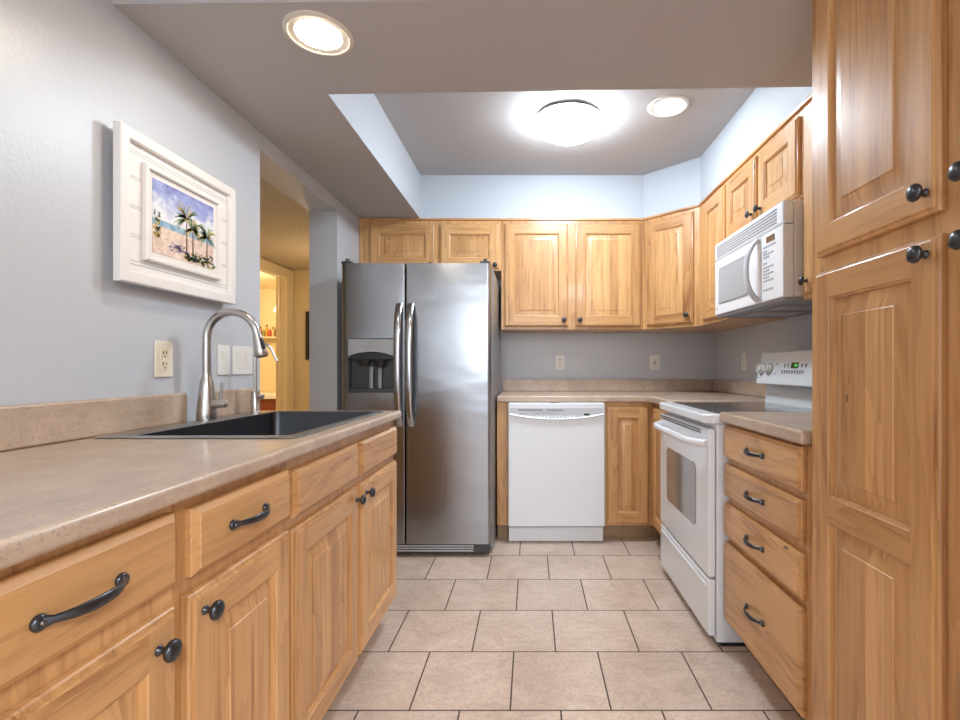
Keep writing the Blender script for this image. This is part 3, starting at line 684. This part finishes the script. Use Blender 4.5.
# ------------------------------------------------------------------ outlets and switches (built facing local -y)
def outlet(label, loc, rz, m_=PLATE, dark=False, wd=0.076, grp='wall outlets'):
    t = thing('wall_outlet', label, 'outlet', loc, rz, grp)
    MB().box(-wd / 2, wd / 2, -0.006, -0.0004, -0.058, 0.058).build('cover_plate', CREAMP if m_ is IVORY else m_, t, bevel=0.003, seg=2)
    m = MB(); m.rings([[(x, -0.0055, z) for x, z in rrect(0, 0, 0.034, 0.068, 0.006)], [(x, -0.008, z) for x, z in rrect(0, 0, 0.034, 0.068, 0.006)]]); m.build('receptacle', IVORY if m_ is IVORY else PLATE, t)
    rc = MB.last; m = MB()
    for z in (0.018, -0.018):
        m.box(-0.009, -0.0055, -0.0085, -0.0075, z - 0.001, z + 0.008); m.box(0.0055, 0.008, -0.0085, -0.0075, z - 0.001, z + 0.008)
        m.lathe([(0, 0), (0.0028, 0), (0.0028, 0.001), (0, 0.001)], (0, -0.0075, z - 0.009), 'y', 10)
    if dark: m.box(-0.010, 0.010, -0.0095, -0.0075, -0.004, 0.003)
    m.build('socket_slots', BLACKP, rc); return t
outlet('ivory outlet on the left wall above the backsplash, below the picture', (XL, 1.580, 1.128), R(90), IVORY)
outlet('white outlet on the back wall near the fridge', (0.220, YB, 1.142), 0)
outlet('white outlet with dark test button on the back wall near the corner', (0.936, YB, 1.140), 0, PLATE, True)
outlet('white outlet on the right wall beside the stove control panel', (XR, 3.170, 1.140), R(-90))
def switch(label, loc, rz, n):
    wd = 0.072 + 0.046 * (n - 1) + (0.02 if n > 1 else 0)
    t = thing('light_switch', label, 'light switch', loc, rz, 'light switches')
    MB().box(-wd / 2, wd / 2, -0.006, -0.0004, -0.058, 0.058).build('cover_plate', PLATE, t, bevel=0.003)
    for i in range(n):
        x = (i - (n - 1) / 2) * 0.050
        MB().prism_yz([(-0.0055, -0.033), (-0.0075, -0.033), (-0.0115, 0.033), (-0.0055, 0.033)], x - 0.0165, x + 0.0165).build('rocker', PLATE, t, bevel=0.001)
switch('single white rocker switch on the left wall behind the faucet', (XL, 1.888, 1.131), R(90), 1)
switch('double white rocker switch on the left wall by the hall opening', (XL, 2.012, 1.131), R(90), 2)

# ------------------------------------------------------------------ framed beach picture
t = thing('framed_picture', 'white shiplap frame holding a palm beach watercolour on the left wall', 'picture', (XL, 1.632, 1.568), R(90))
fw, fh = 0.533, 0.446
def rframe(w_, h_, t_, y0_, y1_):
    m = MB(); o_ = lambda y, g: [(-w_ / 2 + g, y, -h_ / 2 + g), (w_ / 2 - g, y, -h_ / 2 + g), (w_ / 2 - g, y, h_ / 2 - g), (-w_ / 2 + g, y, h_ / 2 - g)]
    rs = [o_(y1_, 0), o_(y0_ + 0.003, 0), o_(y0_, 0.003), o_(y0_, t_ - 0.003), o_(y0_ + 0.003, t_), o_(y1_, t_)]
    m.rings(rs, cap0=False, cap1=False); n = 4; m.add([p for p in rs[0]] + [p for p in rs[-1]], [(i, (i + 1) % 4, 4 + (i + 1) % 4, 4 + i) for i in range(4)]); return m
rframe(fw, fh, 0.034, -0.045, -0.023).build('frame', FRAMEW, t, smooth=20)
bw, bh = fw - 0.068, fh - 0.068
MB().box(-0.05, 0.05, -0.0195, -0.0004, 0.06, 0.12).build('hanger', FRAMEW, t)
MB().box(-bw / 2 - 0.002, bw / 2 + 0.002, -0.030, -0.020, -bh / 2 - 0.002, bh / 2 + 0.002).build('shiplap_board', FRAMEW, t)
bd = MB.last; m = MB()
for k in (-0.165, -0.155, -0.085, -0.078, 0.0, 0.007, 0.085, 0.092, 0.160, 0.168): m.box(-bw / 2, bw / 2, -0.0305, -0.0295, k - 0.0008, k + 0.0008)
m.build('board_grooves', mat('groove_grey', (0.42, 0.40, 0.39), 0.6), bd)
rframe(0.352, 0.290, 0.014, -0.046, -0.0305).build('inner_frame', FRAMEW, t, smooth=20)
MB().box(-0.164, 0.164, -0.036, -0.0306, -0.133, 0.133).build('mat_board', mat('mat_white', (0.80, 0.77, 0.74), 0.7), t)
aw, ah = 0.284, 0.226
def art():
    m = mat('watercolour_beach', (0.8, 0.7, 0.6), 0.55); k = NT(m); co = k.coords()
    sp = k.new('ShaderNodeSeparateXYZ'); k.link(co, sp.inputs[0]); x, z = sp.outputs[0], sp.outputs[2]
    zz = k.math('MULTIPLY_ADD', z, 1 / ah, 0.5)
    n = k.noise(k.mapping(co, (16, 16, 22)), 1.0, 4, 0.6, 0.6); n2 = k.noise(k.mapping(co, (60, 60, 60)), 1.0, 3, 0.6, 0.6)
    sky = k.ramp(k.math('MULTIPLY_ADD', n, 0.75, k.math('MULTIPLY_ADD', zz, -0.85, 0.66)), [(0.14, (0.16, 0.18, 0.52)), (0.34, (0.36, 0.42, 0.72)), (0.50, (0.80, 0.82, 0.86)), (0.75, (0.72, 0.76, 0.84))])
    sand = k.ramp(n2, [(0.3, (0.62, 0.44, 0.36)), (0.6, (0.84, 0.68, 0.56)), (0.8, (0.88, 0.80, 0.74))])
    sea = k.ramp(n2, [(0.35, (0.16, 0.34, 0.50)), (0.7, (0.45, 0.62, 0.68))])
    lo = k.math('GREATER_THAN', k.math('MULTIPLY_ADD', n, 0.03, zz), 0.395); hi = k.math('GREATER_THAN', zz, 0.47)
    c = k.mix(lo, sand, sea); c = k.mix(hi, c, sky)
    k.link(c, k.b.inputs['Base Color']); return m
MB().box(-aw / 2, aw / 2, -0.0375, -0.0362, -ah / 2, ah / 2).build('beach_print', art(), t); pr = MB.last
PG = [mat('palm_green', (0.20, 0.32, 0.12), 0.6), mat('palm_yellow', (0.68, 0.48, 0.12), 0.6), mat('palm_dark', (0.12, 0.20, 0.19), 0.6), mat('palm_trunk', (0.16, 0.08, 0.05), 0.6), mat('bush_violet', (0.26, 0.20, 0.34), 0.6)]
m = MB(); yq = -0.0380; rnd = random.Random(3)
def frond(cx, cz, ang, L_, wd_, mi):
    a_ = R(ang); n_ = 5; up_, lo_ = [], []
    for i in range(n_ + 1):
        f = i / n_; px = cx + math.cos(a_) * L_ * f; pz = cz + math.sin(a_) * L_ * f - 0.45 * L_ * f * f; w_ = wd_ * math.sin(math.pi * (0.1 + 0.85 * f))
        up_.append((px, yq, pz + w_)); lo_.append((px, yq, pz - w_))
    vs = up_ + lo_; m.add(vs, [(i, i + 1, n_ + 2 + i, n_ + 1 + i) for i in range(n_)], mi)
for cx, top_, base, sc in ((0.004, 0.022, -0.090, 1.0), (0.034, -0.004, -0.090, 0.85), (0.106, -0.012, -0.095, 0.9)):
    m = MB()
    m.add([(cx - 0.004, yq, base), (cx + 0.004, yq, base), (cx + 0.002, yq, top_), (cx - 0.002, yq, top_)], [(0, 1, 2, 3)], 3)
    cs = (1, 1, 1, 0, 2) if abs(cx - 0.034) < 0.01 else (0, 0, 1, 2, 2)
    for i in range(34): frond(cx, top_ + 0.006, rnd.uniform(-40, 220), sc * rnd.uniform(0.030, 0.062), 0.0024, rnd.choice(cs))
    for i in range(16): frond(cx, top_ + 0.004, rnd.uniform(50, 130), sc * rnd.uniform(0.070, 0.105), 0.0028, rnd.choice((0, 2, 1, 0)))
    m.build('painted_palm', PG, pr); yq -= 0.0002
m = MB()
for i in range(150):
    x = rnd.uniform(-0.005, 0.138); frond(x, -0.110 + rnd.uniform(0, 0.022 + 0.12 * max(0, x)), rnd.uniform(20, 160), 0.018, 0.0035, rnd.choice((0, 2, 2, 1, 4)))
m.build('painted_bushes', PG, pr)
m = MB()
for i in range(26): frond(rnd.uniform(-0.065, -0.005), rnd.uniform(-0.092, -0.070), rnd.uniform(0, 180), 0.016, 0.0035, 4)
m.build('painted_shade', PG, pr)
m = MB()
for i in range(46): frond(-0.130 + rnd.uniform(-0.004, 0.018), rnd.uniform(-0.07, 0.012), rnd.uniform(20, 160), 0.014, 0.004, rnd.choice((0, 1, 2, 1)))
m.build('painted_shrub', PG, pr)

# ------------------------------------------------------------------ ceiling lights
t = thing('ceiling_light', 'round glowing dome light in the raised tray ceiling', 'ceiling light', (0.20, 2.60, ZH))
MB().lathe([(0, 0), (0.150, 0), (0.154, -0.020), (0.177, -0.024), (0.179, -0.0295), (0, -0.0295)], n=48).build('base_ring', NICKEL, t)
MB().lathe([(0.172, -0.030), (0.180, -0.0305), (0.184, -0.036), (0.180, -0.055), (0.160, -0.078), (0.128, -0.097), (0.085, -0.110), (0.045, -0.116), (0, -0.118)], n=48).build('dome_shade', DOMEM, t, smooth=60)
def can(label, loc, lens, tm=TRIMW):
    t = thing('recessed_light', label, 'ceiling light', loc, 0, 'recessed can lights')
    MB().lathe([(0.086, -0.0005), (0.103, -0.0005), (0.103, -0.004), (0.098, -0.007), (0.090, -0.008), (0.086, -0.004)], n=40).build('trim_ring', tm, t, smooth=50)
    MB().lathe([(0, -0.0004), (0.0855, -0.0004), (0.0855, -0.0035), (0, -0.0060)], n=40).build('lens', lens, t, smooth=50)
can('warm recessed can light in the low soffit near the left wall', (-0.657, 1.515, ZL), CANW)
can('small recessed can light in the raised tray, right of the dome light', (0.70, 2.50, ZH), CANM, PLATE)

# ------------------------------------------------------------------ bathroom and hall things seen through the opening
t = thing('vanity_cabinet', 'red-brown vanity with white top seen through the hall doorway', 'vanity', (-3.35, 6.0, 0))
MB().box(-0.50, 0.60, -0.24, 0.28, 0.0, 0.735).build('cabinet_body', mat('red_brown_wood', (0.22, 0.055, 0.025), 0.4), t); MB().box(-0.52, 0.62, -0.27, 0.29, 0.7355, 0.79).build('vanity_top', PLATE, t, bevel=0.006)
t = thing('wall_shelf', 'small pale shelf with bottles glimpsed through the doorway', 'shelf', (-3.25, 6.2, 1.475))
MB().box(-0.40, 0.40, -0.06, 0.095, 0, 0.02).build('shelf_board', CREAMTRIM, t)
BC = [(0.45, 0.10, 0.04), (0.25, 0.28, 0.10), (0.60, 0.32, 0.05), (0.55, 0.08, 0.05), (0.70, 0.55, 0.30), (0.20, 0.12, 0.06)]
WORDS = ['dark red', 'olive green', 'amber', 'bright red', 'cream', 'brown']
for i in range(6):
    h = (0.13, 0.10, 0.15, 0.11, 0.12, 0.14)[i]
    t = thing('bottle', '%s bottle on the shelf seen through the hall doorway' % WORDS[i], 'bottle', (-3.43 + i * 0.040, 6.20, 1.4955), 0, 'bottles on the bathroom shelf')
    MB().lathe([(0, 0), (0.017, 0), (0.018, 0.004), (0.018, h * 0.62), (0.014, h * 0.74), (0.009, h * 0.80), (0.009, h * 0.86), (0, h * 0.86)], n=14).build('bottle_body', mat('bottle_%s' % WORDS[i].replace(' ', '_'), BC[i], 0.25), t)
    MB().lathe([(0, h * 0.8605), (0.011, h * 0.8605), (0.011, h), (0, h)], n=12).build('cap', CREAMTRIM if i % 2 else BLACKP, t)
t = thing('wall_sconce', 'dark-armed sconce with pale bell shade glimpsed through the doorway', 'wall lamp', (-3.16, 6.297, 1.96))
MB().box(-0.03, 0.03, -0.02, 0, -0.05, 0.09).build('back_plate', BLACKP, t); MB().tube([(0, -0.02, 0.04), (0, -0.08, 0.05), (0, -0.12, 0.02), (0, -0.12, -0.03)], 0.012, 10, up=(1, 0, 0)).build('arm', BLACKP, t)
MB().lathe([(0.02, -0.03), (0.045, -0.05), (0.075, -0.12), (0.085, -0.15), (0.080, -0.15), (0.04, -0.055), (0.02, -0.04)], (0, -0.12, 0), n=20).build('lamp_shade', mat('lit_shade', (0.9, 0.8, 0.6), 0.5, emit=(1.0, 0.8, 0.45), es=1.2), t)
t = thing('hall_picture', 'thin dark-framed picture on the hall end wall beside the opening', 'picture', (-2.12, 4.999, 1.43))
MB().box(-0.172, 0.30, -0.03, -0.0005, -0.245, 0.245).build('dark_frame', BLACKP, t, bevel=0.004); MB().box(-0.13, 0.26, -0.032, -0.0302, -0.205, 0.205).build('print', mat('dim_print', (0.25, 0.20, 0.14), 0.5), t)
